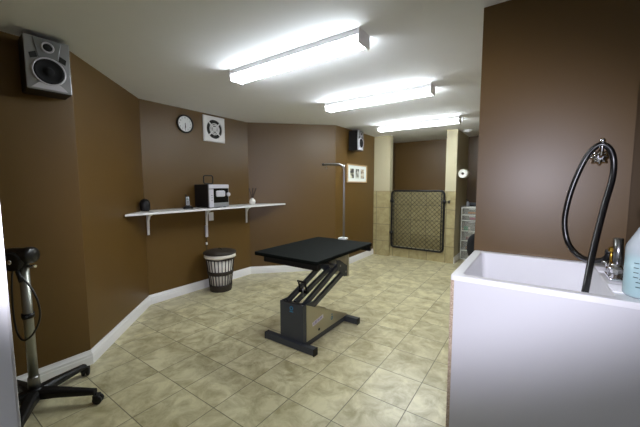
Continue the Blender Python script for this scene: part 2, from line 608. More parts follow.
sp = make_speaker('black and silver wall speaker high up on the left wall by the ceiling')
sp.location = (-2.84, 0.715, 2.022); sp.rotation_euler = (0, 0, math.radians(-4))
c = copy_tree(sp)
c.location = (-2.73, 4.845, 2.015); c.rotation_euler = (0, 0, math.radians(3))
c['label'] = 'black and silver wall speaker mounted above the three-picture frame'

# ------------------------------------------------------------------ clock
t = thing('wall_clock', 'small round wall clock with black rim and white dial', 'clock', (-3.72, 2.31, 2.195))
F = Matrix.Rotation(PI / 2, 4, 'Y')
b = MB(); b.lathe([(0, 0), (0.112, 0), (0.116, 0.01), (0.112, 0.026), (0.100, 0.030), (0.096, 0.02), (0.096, 0.012)], 48, F); b.build('rim', BLACKP, t)
b = MB(); b.lathe([(0.097, 0.004), (0.097, 0.014), (0, 0.014)], 48, F, smooth=False); dl = b.build('dial', CLOCKW, t)
for k in range(1, 13):
    me = text_mesh(str(k), 0.026)
    a = PI / 2 - k * PI / 6
    for v in me.vertices:
        # local face frame: +y is the viewer's right, z up
        v.co = Vector((0.0146, v.co.x + 0.076 * math.cos(a), v.co.y + 0.076 * math.sin(a)))
    me.materials.append(INK)
    o = bpy.data.objects.new('numeral', me); COL.objects.link(o); o.parent = dl
for nm, a, L, w in (('hour_hand', -PI / 2 + 0.1, 0.048, 0.007), ('minute_hand', -PI / 2 - 0.04, 0.072, 0.005)):
    b = MB(); b.bar((0.017, -0.012 * math.cos(a), -0.012 * math.sin(a)), (0.017, L * math.cos(a), L * math.sin(a)), w, 0.0015, up=(1, 0, 0)); b.build(nm, INK, t)

# ------------------------------------------------------------------ exhaust fan grille
t = thing('exhaust_fan', 'square white exhaust fan grille with round slots high on wall', 'fan', (-3.72, 2.745, 2.19))
S = 0.172
R0 = 0.128
b = MB()
N = 48
outer = []
for k in range(N):
    a = 2 * PI * k / N
    ca, sa = math.cos(a), math.sin(a)
    s = S / max(abs(ca), abs(sa))
    outer.append((s * ca, s * sa))
inner = [(R0 * math.cos(2 * PI * k / N), R0 * math.sin(2 * PI * k / N)) for k in range(N)]
b.loft([[(0.0, y, z) for y, z in outer], [(0.016, y, z) for y, z in outer], [(0.026, y * .93, z * .93) for y, z in outer],
        [(0.024, y, z) for y, z in inner], [(0.004, y, z) for y, z in inner]], cap0=False, cap1=False)
b.build('cover_plate', WHITE, t)
b = MB(); b.lathe([(0.130, 0.003), (0.130, 0.006), (0, 0.006)], 40, F, smooth=False); b.build('dark_backing', BLACKM, t)
b = MB()
for k in range(6):
    a = k * PI / 3 + 0.2
    b.bar((0.011, 0.02 * math.cos(a), 0.02 * math.sin(a)), (0.011, 0.118 * math.cos(a + .25), 0.118 * math.sin(a + .25)), 0.06, 0.003, up=(1, 0.4, 0))
b.build('blades', GREYFAN, t)
for r in (0.074, 0.054):
    b = MB(); b.lathe([(r - 0.0055, 0.014), (r + 0.0055, 0.014), (r + 0.0055, 0.026), (r - 0.0055, 0.026), (r - 0.0055, 0.014)], 40, F); b.build('grille_ring', WHITE, t)
b = MB()
for k in range(4):
    a = k * PI / 2 + PI / 4
    b.bar((0.019, 0.03 * math.cos(a), 0.03 * math.sin(a)), (0.019, 0.13 * math.cos(a), 0.13 * math.sin(a)), 0.016, 0.010, up=(1, 0, 0))
b.build('spokes', WHITE, t)
b = MB(); b.lathe([(0, 0.012), (0.034, 0.012), (0.034, 0.026), (0.026, 0.03), (0, 0.03)], 32, F); b.build('hub', WHITE, t)

# ------------------------------------------------------------------ shelf and what is on it
SZ = 1.128
t = thing('wall_shelf', 'long white shelf on brackets running across the brown wall', 'shelf', (-3.715, 2.57, SZ - 0.022))
b = MB()
b.prism([(0.0, -0.795), (0.395, -1.185), (0.40, 1.20), (0.0, 0.785)], 2, 0, 0.022)
b.build('board', SHELFW, t, bevel=0.003)
for y in (1.79, 2.575, 3.29):
    yy = y - 2.57
    b = MB()
    b.prism([(0.0, -0.27), (0.012, -0.27), (0.02, -0.10), (0.05, -0.05), (0.13, -0.018), (0.26, -0.012), (0.26, 0.0), (0.0, 0.0)], 1, yy - 0.013, yy + 0.013)
    b.build('bracket', SHELFW, t, bevel=0.002)

XS = -3.52
# dark rounded ornament at the left end
t = thing('vase', 'small dark rounded vase at the left end of the shelf', 'vase', (XS - 0.03, 1.69, SZ))
t.scale = (0.85, 0.85, 0.95)
b = MB(); b.lathe([(0, 0), (0.042, 0), (0.056, 0.02), (0.062, 0.06), (0.060, 0.10), (0.050, 0.126), (0.032, 0.140), (0.018, 0.144), (0.015, 0.142), (0.012, 0.138), (0, 0.10)], 28); b.build('body', BLACKP, t)
b = MB(); b.lathe([(0.017, 0.140), (0.02, 0.144), (0.017, 0.147), (0.013, 0.144), (0.017, 0.140)], 20); b.build('lip', BLACKM, t)
# cordless phone in its charging base
t = thing('cordless_phone', 'black and silver cordless phone upright in its charger on the shelf', 'phone', (XS - 0.02, 2.20, SZ), math.radians(-25))
b = MB(); b.loft([rrect(-0.06, -0.055, 0.06, 0.055, 0.02, 0), rrect(-0.06, -0.055, 0.06, 0.055, 0.02, 0.014), rrect(-0.045, -0.04, 0.045, 0.04, 0.016, 0.034)]); b.build('charging_base', BLACKP, t)
b = MB(); Mh = Matrix.Translation((-0.005, 0, 0.02)) @ Matrix.Rotation(math.radians(-12), 4, 'Y')
b.box(-0.014, -0.024, 0.0, 0.014, 0.024, 0.135, bevel=0.006, M=Mh); h_ = b.build('handset', BLACKP, t)
b = MB(); b.box(0.0135, -0.019, 0.02, 0.017, 0.019, 0.125, bevel=0.001, M=Mh); fpl = b.build('faceplate', SILVER, h_)
b = MB(); b.box(0.016, -0.014, 0.085, 0.0185, 0.014, 0.108, M=Mh); b.build('display', SCREEN, h_)
b = MB()
for i in range(4):
    for j in range(3):
        b.box(0.0165, -0.012 + j * 0.009, 0.03 + i * 0.012, 0.019, -0.006 + j * 0.009, 0.037 + i * 0.012, M=Mh)
b.build('keypad', BLACKM, h_)
b = MB(); b.tube([Mh @ Vector((-0.004, -0.014, 0.13)), Mh @ Vector((-0.004, -0.014, 0.165))], 0.006, n=10); b.build('antenna', BLACKM, h_)
# stereo
SW, SD, SH = 0.30, 0.30, 0.30
t = thing('stereo', 'compact stereo with black case and silver front on the shelf', 'stereo', (-3.685, 2.545, SZ), math.radians(-2))
b = MB(); b.box(0, -SW / 2, 0.008, SD, SW / 2, SH, bevel=0.004)
for sx in (0.03, 0.26):
    for sy in (-0.12, 0.12):
        b.box(sx - .012, sy - .012, 0, sx + .012, sy + .012, 0.01)
b.build('case', BLACKP, t)
b = MB(); b.prism([(-SW / 2, 0.008), (SW / 2, 0.008), (SW / 2, SH), (-SW / 2, SH)], 0, SD, SD + 0.018); fpn = b.build('front_panel', SILVER, t, bevel=0.004)
b = MB(); b.box(SD + 0.016, -0.148, 0.01, SD + 0.028, -0.085, 0.235, bevel=0.004); b.build('button_column', LILAC, t)
b = MB(); b.box(SD + 0.016, -0.148, 0.25, SD + 0.026, 0.148, 0.297, bevel=0.004); b.build('top_strip', LILAC, t)
b = MB(); b.box(SD + 0.016, -0.083, 0.066, SD + 0.024, 0.138, 0.248, bevel=0.003); wn = b.build('dark_window', DARKGLASS, t)
b = MB(); b.loft([[(SD + 0.022, -0.06 + 0.0 * k, 0.13)] * 0 or rr for k, rr in enumerate([
    [(SD + 0.022, y, z) for (y, z, _) in rrect(-0.05, 0.14, 0.088, 0.222, 0.02, 0)],
    [(SD + 0.034, y, z) for (y, z, _) in rrect(-0.046, 0.144, 0.084, 0.218, 0.018, 0)],
    [(SD + 0.040, y, z) for (y, z, _) in rrect(-0.036, 0.155, 0.074, 0.208, 0.014, 0)]])]); b.build('disc_door', LILAC, t)
b = MB(); b.lathe([(0, 0), (0.026, 0), (0.026, 0.02), (0.02, 0.026), (0, 0.026)], 24, Matrix.Translation((SD + 0.018, 0.137, 0.17)) @ Matrix.Rotation(PI / 2, 4, 'Y')); b.build('volume_knob', LILAC, t)
b = MB(); b.box(SD + 0.016, -0.078, 0.014, SD + 0.025, 0.138, 0.060, bevel=0.003); b.build('cassette_door', SILVER, t)
b = MB()
for z in (0.10, 0.13, 0.16):
    b.lathe([(0, 0), (0.006, 0), (0.006, 0.004), (0, 0.004)], 14, Matrix.Translation((SD + 0.026, -0.112, z)) @ Matrix.Rotation(PI / 2, 4, 'Y'))
b.build('buttons', INK, t)
# loop aerial on the stereo
t = thing('loop_antenna', 'black rounded-square loop aerial standing on top of the stereo', 'antenna', (-3.50, 2.475, SZ + SH), math.radians(-10))
b = MB(); lp = [(0, y, z) for (y, z, _) in rrect(-0.062, 0.010, 0.062, 0.115, 0.025, 0)]
b.tube(lp, 0.008, n=10, closed=True); b.build('loop', BLACKP, t)
b = MB(); b.box(-0.025, -0.03, 0, 0.025, 0.03, 0.010, bevel=0.003); b.build('stand', BLACKP, t)
# reed diffuser
t = thing('reed_diffuser', 'round white reed diffuser with dark sticks on the shelf', 'diffuser', (XS, 3.245, SZ))
b = MB(); b.lathe([(0, 0), (0.026, 0), (0.042, 0.018), (0.048, 0.045), (0.040, 0.074), (0.022, 0.09), (0.017, 0.1), (0.013, 0.1), (0.013, 0.085), (0, 0.08)], 28); b.build('bottle', CERAMIC, t)
for k, (dx, dy) in enumerate(((0.01, -0.075), (-0.02, -0.04), (0.02, -0.01), (-0.01, 0.03), (0.015, 0.06), (0.0, 0.085))):
    b = MB(); b.tube([(-dx * 0.1, -dy * .1, 0.082), (dx, dy, 0.245)], 0.0035, n=6); b.build('reed', REED, t)

# wall outlet with plug and the lead dropping behind the basket
t = thing('wall_outlet', 'white electrical outlet under the shelf beside the centre bracket', 'outlet', (-3.72, 2.655, 0.985))
b = MB(); b.box(0, -0.037, -0.058, 0.007, 0.037, 0.058, bevel=0.003); b.build('cover_plate', WHITE, t)
b = MB()
for z in (-0.025, 0.025):
    b.box(0.006, -0.016, z - 0.016, 0.010, 0.016, z + 0.016, bevel=0.002)
b.build('sockets', SHELFW, t)
t = thing('power_cord', 'dark power lead hanging down the wall behind the basket', 'cord', (-3.70, 2.56, 0.9))
b = MB(); b.box(-0.012, -0.016, -0.19, 0.016, 0.016, -0.03, bevel=0.004); b.build('adapter', LILAC, t)
b = MB(); b.tube([(-0.005, 0.0, -0.185), (-0.006, 0.004, -0.28), (-0.005, -0.004, -0.42), (-0.004, 0.006, -0.58), (0.0, 0.02, -0.86), (0.004, 0.05, -0.892)], 0.0045, n=8, smooth_n=6); b.build('lead', BLACKM, t)
b = MB(); b.box(-0.014, -0.01, -0.30, 0.004, 0.01, -0.265, bevel=0.003); b.build('cord_clip', WHITE, t)

# ------------------------------------------------------------------ laundry basket
t = thing('laundry_basket', 'round dark wicker laundry basket with lid and white cloth liner', 'basket', (-3.475, 2.60, 0))
HB = 0.50
def br(z):
    return 0.133 + 0.056 * z / HB
b = MB()
for k in range(24):
    a = 2 * PI * k / 24
    b.bar((br(0.02) * math.cos(a), br(0.02) * math.sin(a), 0.02), (br(HB) * math.cos(a), br(HB) * math.sin(a), HB - 0.01), 0.011, 0.006, up=(math.cos(a), math.sin(a), 0))
b.build('uprights', WICKER, t)
for z0, z1 in ((0.0, 0.09), (0.225, 0.275), (0.43, 0.50)):
    b = MB()
    prof = []
    nn = 5
    for k in range(nn + 1):
        z = z0 + (z1 - z0) * k / nn
        prof.append((br(z) + 0.006 + (0.004 if k % 2 else 0), z))
    prof += [(br(z1) - 0.006, z1), (br(z0) - 0.006, z0), prof[0]]
    b.lathe(prof, 36); b.build('woven_band', WICKER, t)
b = MB(); b.lathe([(0, 0.012), (br(0) - 0.01, 0.012), (br(HB) - 0.014, HB), (br(HB) - 0.018, HB), (br(0) - 0.016, 0.018), (0, 0.018)], 36); lin_ = b.build('liner', CLOTHW, t)
# liner folded over the rim, hem slightly wavy
b = MB(); n = 48
def lp_(r, z, amp):
    return [((r + amp * math.sin(7 * 2 * PI * k / n)) * math.cos(2 * PI * k / n), (r + amp * math.sin(7 * 2 * PI * k / n)) * math.sin(2 * PI * k / n), z + amp * 1.5 * math.sin(3 * 2 * PI * k / n + 1)) for k in range(n)]
b.loft([lp_(br(HB) - 0.012, HB, 0), lp_(br(HB) + 0.004, HB + 0.006, 0), lp_(br(HB) + 0.014, HB, 0.001), lp_(br(HB) + 0.018, HB - 0.042, 0.003), lp_(br(HB) + 0.012, HB - 0.042, 0.003)], cap0=False, cap1=False, smooth=True)
b.build('liner_cuff', CLOTHW, t)
b = MB(); b.lathe([(0, HB + 0.004), (0.206, HB + 0.004), (0.217, HB + 0.014), (0.212, HB + 0.028), (0.18, HB + 0.042), (0.10, HB + 0.054), (0, HB + 0.058)], 40); ld = b.build('lid', WICKER, t)
b = MB(); b.tube([(-0.035, 0, HB + 0.055), (-0.02, 0, HB + 0.068), (0.02, 0, HB + 0.068), (0.035, 0, HB + 0.055)], 0.006, n=8, smooth_n=4); b.build('lid_loop', BLACKM, ld)

# ------------------------------------------------------------------ grooming table
GX = -1.755
t = thing('grooming_table', 'black-topped dog grooming table on a dark grey steel lift base', 'table', (GX, 2.42, 0))
def L(x, y, z):
    return (x - GX, y - 2.42, z)
TT = 0.805
b = MB(); b.loft([[(p[0], p[1], TT - 0.032) for p in rrect(-2.11 - GX, 1.945 - 2.42, -1.397 - GX, 2.965 - 2.42, 0.025, 0)],
                  [(p[0], p[1], TT) for p in rrect(-2.11 - GX, 1.945 - 2.42, -1.397 - GX, 2.965 - 2.42, 0.025, 0)]])
b.build('tabletop', TOPM, t, bevel=0.006)
for y in (1.985, 2.92):
    b = MB(); b.box(*L(-2.0, y - 0.02, TT - 0.080), *L(-1.40, y + 0.02, TT - 0.032), bevel=0.003); b.build('cross_rail', BLACKP, t)
for x in (-1.90, -1.62):
    b = MB(); b.box(*L(x - 0.018, 1.985, TT - 0.07), *L(x + 0.018, 2.92, TT - 0.034), bevel=0.003); b.build('long_rail', BLACKP, t)
# feet
for y, x0, x1 in ((1.985, -1.995, -1.44), (2.71, -2.03, -1.425)):
    b = MB(); b.box(*L(x0, y - 0.027, 0.006), *L(x1, y + 0.027, 0.062), bevel=0.003); ft = b.build('foot_bar', GUNMETAL, t)
    for x in (x0, x1):
        s = -1 if x == x0 else 1
        b = MB(); b.box(*L(x - 0.004, y - 0.028, 0.0), *L(x + 0.004, y + 0.028, 0.064), bevel=0.002); b.build('end_plug', BLACKP, ft)
for x in (-1.82, -1.595):
    b = MB(); b.bar(L(x, 2.005, 0.034), L(x, 2.70, 0.034), 0.04, 0.05); b.build('base_tube', GUNMETAL, t)
# tower: a steel box open at the back
b = MB()
b.box(*L(-1.832, 1.99, 0.06), *L(-1.572, 2.005, 0.39))
b.box(*L(-1.832, 2.005, 0.06), *L(-1.820, 2.14, 0.39))
b.box(*L(-1.584, 2.005, 0.06), *L(-1.572, 2.14, 0.39))
b.build('tower', GUNMETAL, t, bevel=0.002)
# polished triangular side plates
for x in (-1.839, -1.572):
    b = MB(); b.prism([(2.035 - 2.42, 0.06), (2.715 - 2.42, 0.065), (2.715 - 2.42, 0.085), (2.035 - 2.42, 0.385)], 0, x - GX, x + 0.006 - GX)
    pl = b.build('side_plate', STEEL, t)
    if x > -1.7:
        xs = x + 0.006 - GX
        sk = MB()
        Ms = Matrix.Translation((xs, 2.20 - 2.42, 0.195)) @ Matrix.Rotation(math.radians(8), 4, 'X')
        sk.box(0, -0.085, -0.018, 0.0012, 0.085, 0.018, M=Ms)
        stk = sk.build('sticker', LABELW, pl)
        sk = MB()
        for k in range(7):
            y0 = -0.07 + k * 0.02
            sk.box(0.0010, y0, -0.009, 0.0018, y0 + 0.012, -0.005, M=Ms)
            sk.box(0.0010, y0, 0.004, 0.0018, y0 + 0.012, 0.008, M=Ms)
            sk.box(0.0010, y0 + (0.009 if k % 2 else 0), -0.009, 0.0018, y0 + 0.004 + (0.009 if k % 2 else 0), 0.012, M=Ms)
        sk.build('lettering', PURPLEINK, pl)
        sk = MB()
        for (dy, dz, r) in ((0, 0, 0.018), (0.002, 0.034, 0.009)):
            sk.lathe([(r * 0.55, 0), (r, 0), (r, 0.0015), (r * 0.55, 0.0015), (r * 0.55, 0)], 20, Matrix.Translation((xs, 2.43 - 2.42 + dy, 0.135 + dz)) @ Matrix.Rotation(PI / 2, 4, 'Y'))
        sk.build('emblem', BLUEINK, pl)
        sk = MB(); sk.lathe([(0, 0), (0.012, 0), (0.012, 0.004), (0, 0.006)], 16, Matrix.Translation((xs, 2.215 - 2.42, 0.105)) @ Matrix.Rotation(PI / 2, 4, 'Y')); sk.build('bolt', BLACKM, pl)
# round emblem on the front of the tower
b = MB()
Mf = Matrix.Translation(L(-1.70, 1.99, 0.345)) @ Matrix.Rotation(PI / 2, 4, 'X')
b.lathe([(0.010, 0), (0.020, 0), (0.020, 0.0015), (0.010, 0.0015), (0.010, 0)], 20, Mf)
b.bar(L(-1.72, 1.989, 0.315), L(-1.68, 1.989, 0.315), 0.008, 0.0015, up=(0, 1, 0)); b.build('front_emblem', BLUEINK, t)
# lifting arms, two a side
UP, LOW = ((2.05, 0.365), (2.63, 0.60)), ((2.16, 0.318), (2.74, 0.515))
for x in (-1.80, -1.615):
    for (p, q) in (UP, LOW):
        b = MB(); b.bar(L(x, *p), L(x, *q), 0.028, 0.046); b.build('lift_arm', GUNMETAL, t)
b = MB(); b.tube([L(-1.825, *UP[0]), L(-1.58, *UP[0])], 0.011); b.build('pivot_pin', NICKEL, t)
b = MB(); b.tube([L(-1.825, *LOW[0]), L(-1.58, *LOW[0])], 0.011); b.build('pivot_pin', NICKEL, t)
b = MB(); b.tube([L(-1.83, *UP[1]), L(-1.59, *UP[1])], 0.011); b.build('pivot_pin', NICKEL, t)
b = MB(); b.tube([L(-1.83, *LOW[1]), L(-1.59, *LOW[1])], 0.011); b.build('pivot_pin', NICKEL, t)
# top bracket: plates hanging from the top
for x in (-1.825, -1.598):
    b = MB(); b.prism([(2.56 - 2.42, 0.67), (2.62 - 2.42, 0.66), (2.765 - 2.42, 0.575), (2.765 - 2.42, 0.465), (2.71 - 2.42, 0.47), (2.58 - 2.42, 0.58)], 0, x - GX, x + 0.007 - GX); b.build('pivot_plate', GUNMETAL, t)
    b = MB(); b.prism([(2.46 - 2.42, 0.735), (2.77 - 2.42, 0.735), (2.77 - 2.42, 0.55), (2.60 - 2.42, 0.655)], 0, x - 0.004 - GX, x - GX); b.build('bracket_plate', STEEL, t)
b = MB(); b.box(*L(-1.832, 2.766, 0.455), *L(-1.588, 2.80, 0.735), bevel=0.002); b.build('bracket_back', STEEL, t)
# release handle standing up between the arms
b = MB(); b.tube([L(-1.765, 2.20, 0.43), L(-1.765, 2.17, 0.53)], 0.008); b.tube([L(-1.69, 2.20, 0.43), L(-1.69, 2.17, 0.53)], 0.008); b.tube([L(-1.775, 2.17, 0.53), L(-1.68, 2.17, 0.53)], 0.010)
b.box(*L(-1.775, 2.185, 0.42), *L(-1.68, 2.215, 0.445)); b.build('release_handle', BLACKP, t)
b = MB(); b.tube([L(-1.70, 2.16, 0.50), L(-1.70, 2.15, 0.40)], 0.007); b.build('release_lever', NICKEL, t)

# grooming arm clamped to the far edge
gt = t
ZP = 0.835
b = MB(); b.tube([(0, 0.008, -0.06), (0, 0.008, ZP - 0.09), (-0.012, 0.008, ZP - 0.035), (-0.06, 0.008, ZP), (-0.275, 0.008, ZP + 0.012)], 0.0125, n=12, smooth_n=6); t = b.build('grooming_arm', NICKEL, gt); t.location = L(-1.765, 2.98, TT); t['label'] = 'steel grooming arm post with bent top'
b = MB(); b.box(-0.045, -0.045, 0.001, 0.045, 0.03, 0.02, bevel=0.004); b.box(-0.03, -0.010, -0.085, 0.03, 0.03, 0.02, bevel=0.004); b.box(-0.03, -0.05, -0.085, 0.03, 0.0, -0.06, bevel=0.003); b.build('clamp', WHITE, t)
b = MB(); b.tube([(0.0, -0.035, -0.15), (0.0, -0.035, -0.036)], 0.006); b.tube([(-0.03, -0.035, -0.15), (0.03, -0.035, -0.15)], 0.005); b.build('clamp_screw', NICKEL, t)
b = MB(); b.tube([(-0.24, 0.008, ZP - 0.003), (-0.24, 0.008, ZP - 0.025), (-0.235, 0.008, ZP - 0.04), (-0.225, 0.008, ZP - 0.03)], 0.004, n=8, smooth_n=3); b.build('loop_hook', CHROME, t)
b = MB(); b.lathe([(0, 0), (0.0145, 0), (0.0145, 0.02), (0, 0.02)], 16, Matrix.Translation((-0.268, 0.008, ZP + 0.0115)) @ Matrix.Rotation(-PI / 2, 4, 'Y')); b.build('end_plug', BLACKM, t)

# ------------------------------------------------------------------ dryer stand at the left
hx, hy = -2.53, 0.478
t = thing('dryer_stand', 'chrome dryer stand with black motor head on a black wheeled base', 'stand', (hx, hy, 0))
b = MB(); b.lathe([(0, 0.075), (0.045, 0.075), (0.05, 0.085), (0.045, 0.13), (0.032, 0.145), (0, 0.145)], 28); b.build('hub', BLACKP, t)
for k in range(5):
    a = math.radians(44 + 72 * k)
    ca, sa = math.cos(a), math.sin(a)
    R = 0.345
    b = MB()
    loops = []
    for (r, zc, w, h) in ((0.02, 0.106, 0.075, 0.065), (0.12, 0.102, 0.062, 0.055), (0.26, 0.088, 0.05, 0.042), (R, 0.080, 0.044, 0.032)):
        loops.append([(r * ca - s * w / 2 * sa, r * sa + s * w / 2 * ca, zc + q * h / 2) for s, q in ((-1, -.8), (1, -.8), (1, .5), (.6, 1), (-.6, 1), (-1, .5))])
    b.loft(loops); lg = b.build('leg', BLACKP, t, bevel=0.004)
    Mw = Matrix.Translation((R * ca, R * sa, 0)) @ Matrix.Rotation(a + 0.6 * k, 4, 'Z')
    b = MB()
    for s in (-1, 1):
        b.lathe([(0, -0.009), (0.024, -0.009), (0.028, -0.004), (0.028, 0.006), (0.022, 0.010), (0, 0.010)], 24, Mw @ Matrix.Translation((0.012, s * 0.014, 0.0285)) @ Matrix.Rotation(PI / 2 * s, 4, 'X'))
    b.tube([Mw @ Vector((0.0, 0, 0.03)), Mw @ Vector((0.0, 0, 0.075))], 0.008, n=10)
    b.box(-0.012, -0.022, 0.04, 0.022, 0.022, 0.062, bevel=0.004, M=Mw)
    b.build('caster', BLACKM, lg)
b = MB(); b.tube([(0, 0, 0.13), (0, 0, 0.965)], 0.0245, n=24); pole = b.build('pole', SATIN, t)
b = MB(); b.lathe([(0.024, 0.14), (0.030, 0.14), (0.030, 0.215), (0.027, 0.222), (0.024, 0.222)], 24); b.build('pole_sleeve', NICKEL, t)
b = MB(); b.lathe([(0.023, 0.60), (0.031, 0.60), (0.031, 0.63), (0.023, 0.63)], 24); b.tube([(0.02, -0.01, 0.615), (0.055, -0.025, 0.615)], 0.008, n=10); b.build('height_clamp', BLACKP, t)
# motor head: a horizontal barrel with a round pivot plate and a wing knob
vdir = Vector((0.82, 0.57, 0.06)).normalized()
b = MB()
Mm = Matrix.Translation((0, 0, 0.988)) @ vdir.to_track_quat('Z', 'Y').to_matrix().to_4x4()
b.lathe([(0, -0.10), (0.046, -0.10), (0.05, -0.09), (0.05, 0.05), (0.046, 0.063), (0.03, 0.068), (0, 0.069)], 28, Mm); hd = b.build('motor_head', RUBBER, t)
pd = Vector((0.57, -0.82, 0)).normalized()
Mp = Matrix.Translation(Vector((0, 0, 0.962)) - vdir * 0.022 + pd * 0.026) @ pd.to_track_quat('Z', 'Y').to_matrix().to_4x4()
b = MB(); b.lathe([(0, 0), (0.055, 0), (0.058, 0.01), (0.055, 0.03), (0.045, 0.034), (0, 0.034)], 28, Mp); b.build('pivot_plate', BLACKM, t)
b = MB(); b.lathe([(0, 0.034), (0.016, 0.034), (0.014, 0.042), (0, 0.044)], 18, Mp); b.build('pivot_bolt', CHROME, t)
b = MB(); pk = Mp @ Vector((0, 0, 0.03)); b.tube([pk + Vector((0.03, 0.02, -0.05)), pk + Vector((0.045, 0.03, -0.12))], 0.011, n=10); b.build('lever', BLACKP, t)
b = MB(); b.tube([(0.02, 0.014, 0.922), (0.06, 0.042, 0.922)], 0.008, n=10); b.build('side_bolt', CHROME, t)
b = MB()
b.tube([(0.012, -0.03, 1.0), (0.03, -0.032, 0.90), (0.075, 0.01, 0.80), (0.105, 0.03, 0.70), (0.10, 0.03, 0.60), (0.05, 0.0, 0.50), (0.0, -0.035, 0.47), (-0.055, -0.05, 0.54), (-0.08, -0.05, 0.70), (-0.085, -0.04, 0.86), (-0.05, -0.02, 0.98)], 0.0055, n=8, smooth_n=6)
b.build('cord', RUBBER, t)

# ------------------------------------------------------------------ picture frame
t = thing('picture_frame', 'light wood frame with white mat and three small pictures', 'picture', (-2.73, 5.08, 1.628))
fw, fh = 0.375, 0.163
b = MB()
for (y0, z0, y1, z1) in ((-fw, -fh, fw, -fh + 0.02), (-fw, fh - 0.02, fw, fh), (-fw, -fh + 0.02, -fw + 0.02, fh - 0.02), (fw - 0.02, -fh + 0.02, fw, fh - 0.02)):
    b.box(0.0, y0, z0, 0.026, y1, z1)
b.build('frame', OAK, t, bevel=0.002)
b = MB(); b.box(0.004, -fw + 0.019, -fh + 0.019, 0.012, fw - 0.019, fh - 0.019); b.build('mat_board', MATB, t)
PH = [photo_mat('print_one', rgb(226, 222, 196), rgb(170, 165, 135), rgb(40, 40, 30), 1.3), photo_mat('print_two', rgb(205, 206, 190), rgb(150, 150, 135), rgb(45, 46, 42), 4.1), photo_mat('print_three', rgb(225, 218, 195), rgb(180, 165, 140), rgb(70, 55, 45), 7.7)]
for k, y in enumerate((-0.20, 0.0, 0.20)):
    b = MB(); b.box(0.011, y - 0.066, -0.085, 0.0135, y + 0.066, 0.085); b.build('picture', PH[k], t)

# ------------------------------------------------------------------ gate in the stall opening
gx0, gx1, gz0, gz1 = -2.365, -1.345, 0.175, 1.325
gy = 5.842
t = thing('gate', 'black wire-mesh dog gate with tubular frame closing the tiled stall', 'gate', ((gx0 + gx1) / 2, gy, gz0))
w, h = (gx1 - gx0) / 2, gz1 - gz0
b = MB(); b.tube([(x, 0, z) for (x, z, _) in rrect(-w + 0.017, 0.017, w - 0.017, h - 0.017, 0.06, 0, 6)], 0.018, n=12, closed=True); b.build('frame', BLACKP, t)
# diamond wire mesh, two layers of slanted wires
b = MB()
def clip(c, s):
    """segment of the line z = s*x + c within the frame"""
    xs = []
    x0, x1, z0, z1 = -w + 0.03, w - 0.03, 0.03, h - 0.03
    p = []
    for x in (x0, x1):
        z = s * x + c
        if z0 <= z <= z1: p.append((x, z))
    for z in (z0, z1):
        x = (z - c) / s
        if x0 < x < x1: p.append((x, z))
    return p[:2] if len(p) >= 2 else None
wires = 0
for s in (1.0, -1.0):
    cc = -1.2
    while cc < 2.6:
        sg = clip(cc, s)
        if sg and (abs(sg[0][0] - sg[1][0]) > 0.02):
            (xa, za), (xb, zb) = sg
            b.tube([(xa, 0.002 * s, za), (xb, 0.002 * s, zb)], 0.0032, n=6)
        cc += 0.083
b.build('wire_mesh', BLACKM, t)
b = MB(); b.tube([(w - 0.06, 0, 0.02), (w - 0.06, 0, h - 0.02)], 0.008, n=10); b.build('tension_bar', BLACKP, t)
b = MB(); b.tube([(-w + 0.055, 0, 0.02), (-w + 0.055, 0, h - 0.02)], 0.006, n=8); b.build('tension_bar', BLACKP, t)
for z in (0.30, h - 0.22):
    b = MB(); b.lathe([(0.018, -0.03), (0.027, -0.03), (0.027, 0.03), (0.018, 0.03)], 16, Matrix.Translation((-w + 0.017, 0, z))); b.box(-w - 0.045, -0.012, z - 0.012, -w + 0.0, 0.032, z + 0.012, bevel=0.003); b.build('hinge', BLACKP, t)
b = MB(); zl = h - 0.21
b.lathe([(0.018, -0.03), (0.028, -0.03), (0.028, 0.03), (0.018, 0.03)], 16, Matrix.Translation((w - 0.017, 0, zl))); b.tube([(w, 0, zl), (w + 0.06, 0, zl)], 0.009, n=10); b.box(w + 0.05, -0.018, zl - 0.025, w + 0.08, 0.024, zl + 0.025, bevel=0.005); b.build('latch', BLACKP, t)

# ------------------------------------------------------------------ paper roll on its holder
t = thing('paper_holder', 'dark wall-mounted roll holder on side of stall wall', 'holder', (-1.18, 6.08, 1.625))
b = MB(); b.box(0.0, 0.135, -0.04, 0.012, 0.165, 0.04, bevel=0.003); b.box(0.0, 0.14, -0.012, 0.098, 0.16, 0.012, bevel=0.003); b.build('bracket', BLACKM, t)
b = MB(); b.tube([(0.088, 0.15, 0), (0.088, -0.14, 0)], 0.010, n=12); b.build('rod', BLACKM, t)
b = MB(); b.lathe([(0.022, -0.12), (0.072, -0.12), (0.075, -0.117), (0.075, 0.117), (0.072, 0.12), (0.022, 0.12), (0.022, -0.12)], 36, Matrix.Rotation(PI / 2, 4, 'X'))
o = thing('paper_roll', 'white paper towel roll hanging on the side of the stall wall', 'paper roll', (-1.18 + 0.088, 6.08, 1.6165))
b.build('paper', PAPER, o)
b = MB(); b.lathe([(0.019, -0.121), (0.0225, -0.121), (0.0225, 0.121), (0.019, 0.121), (0.019, -0.121)], 24, Matrix.Rotation(PI / 2, 4, 'X')); b.build('cardboard_core', CARDB, o)

# small white ceiling fitting by the stall wall
o = thing('smoke_detector', 'small white flat detector on the ceiling by the stall wall', 'detector', (-1.06, 6.10, CEIL))
b = MB(); b.lathe([(0, 0), (0.075, 0), (0.075, -0.014), (0.062, -0.032), (0, -0.036)], 28); b.build('casing', WHITE, o)
b = MB(); b.lathe([(0.03, -0.033), (0.04, -0.033), (0.04, -0.039), (0.03, -0.039), (0.03, -0.033)], 20); b.build('vent_ring', SHELFW, o)

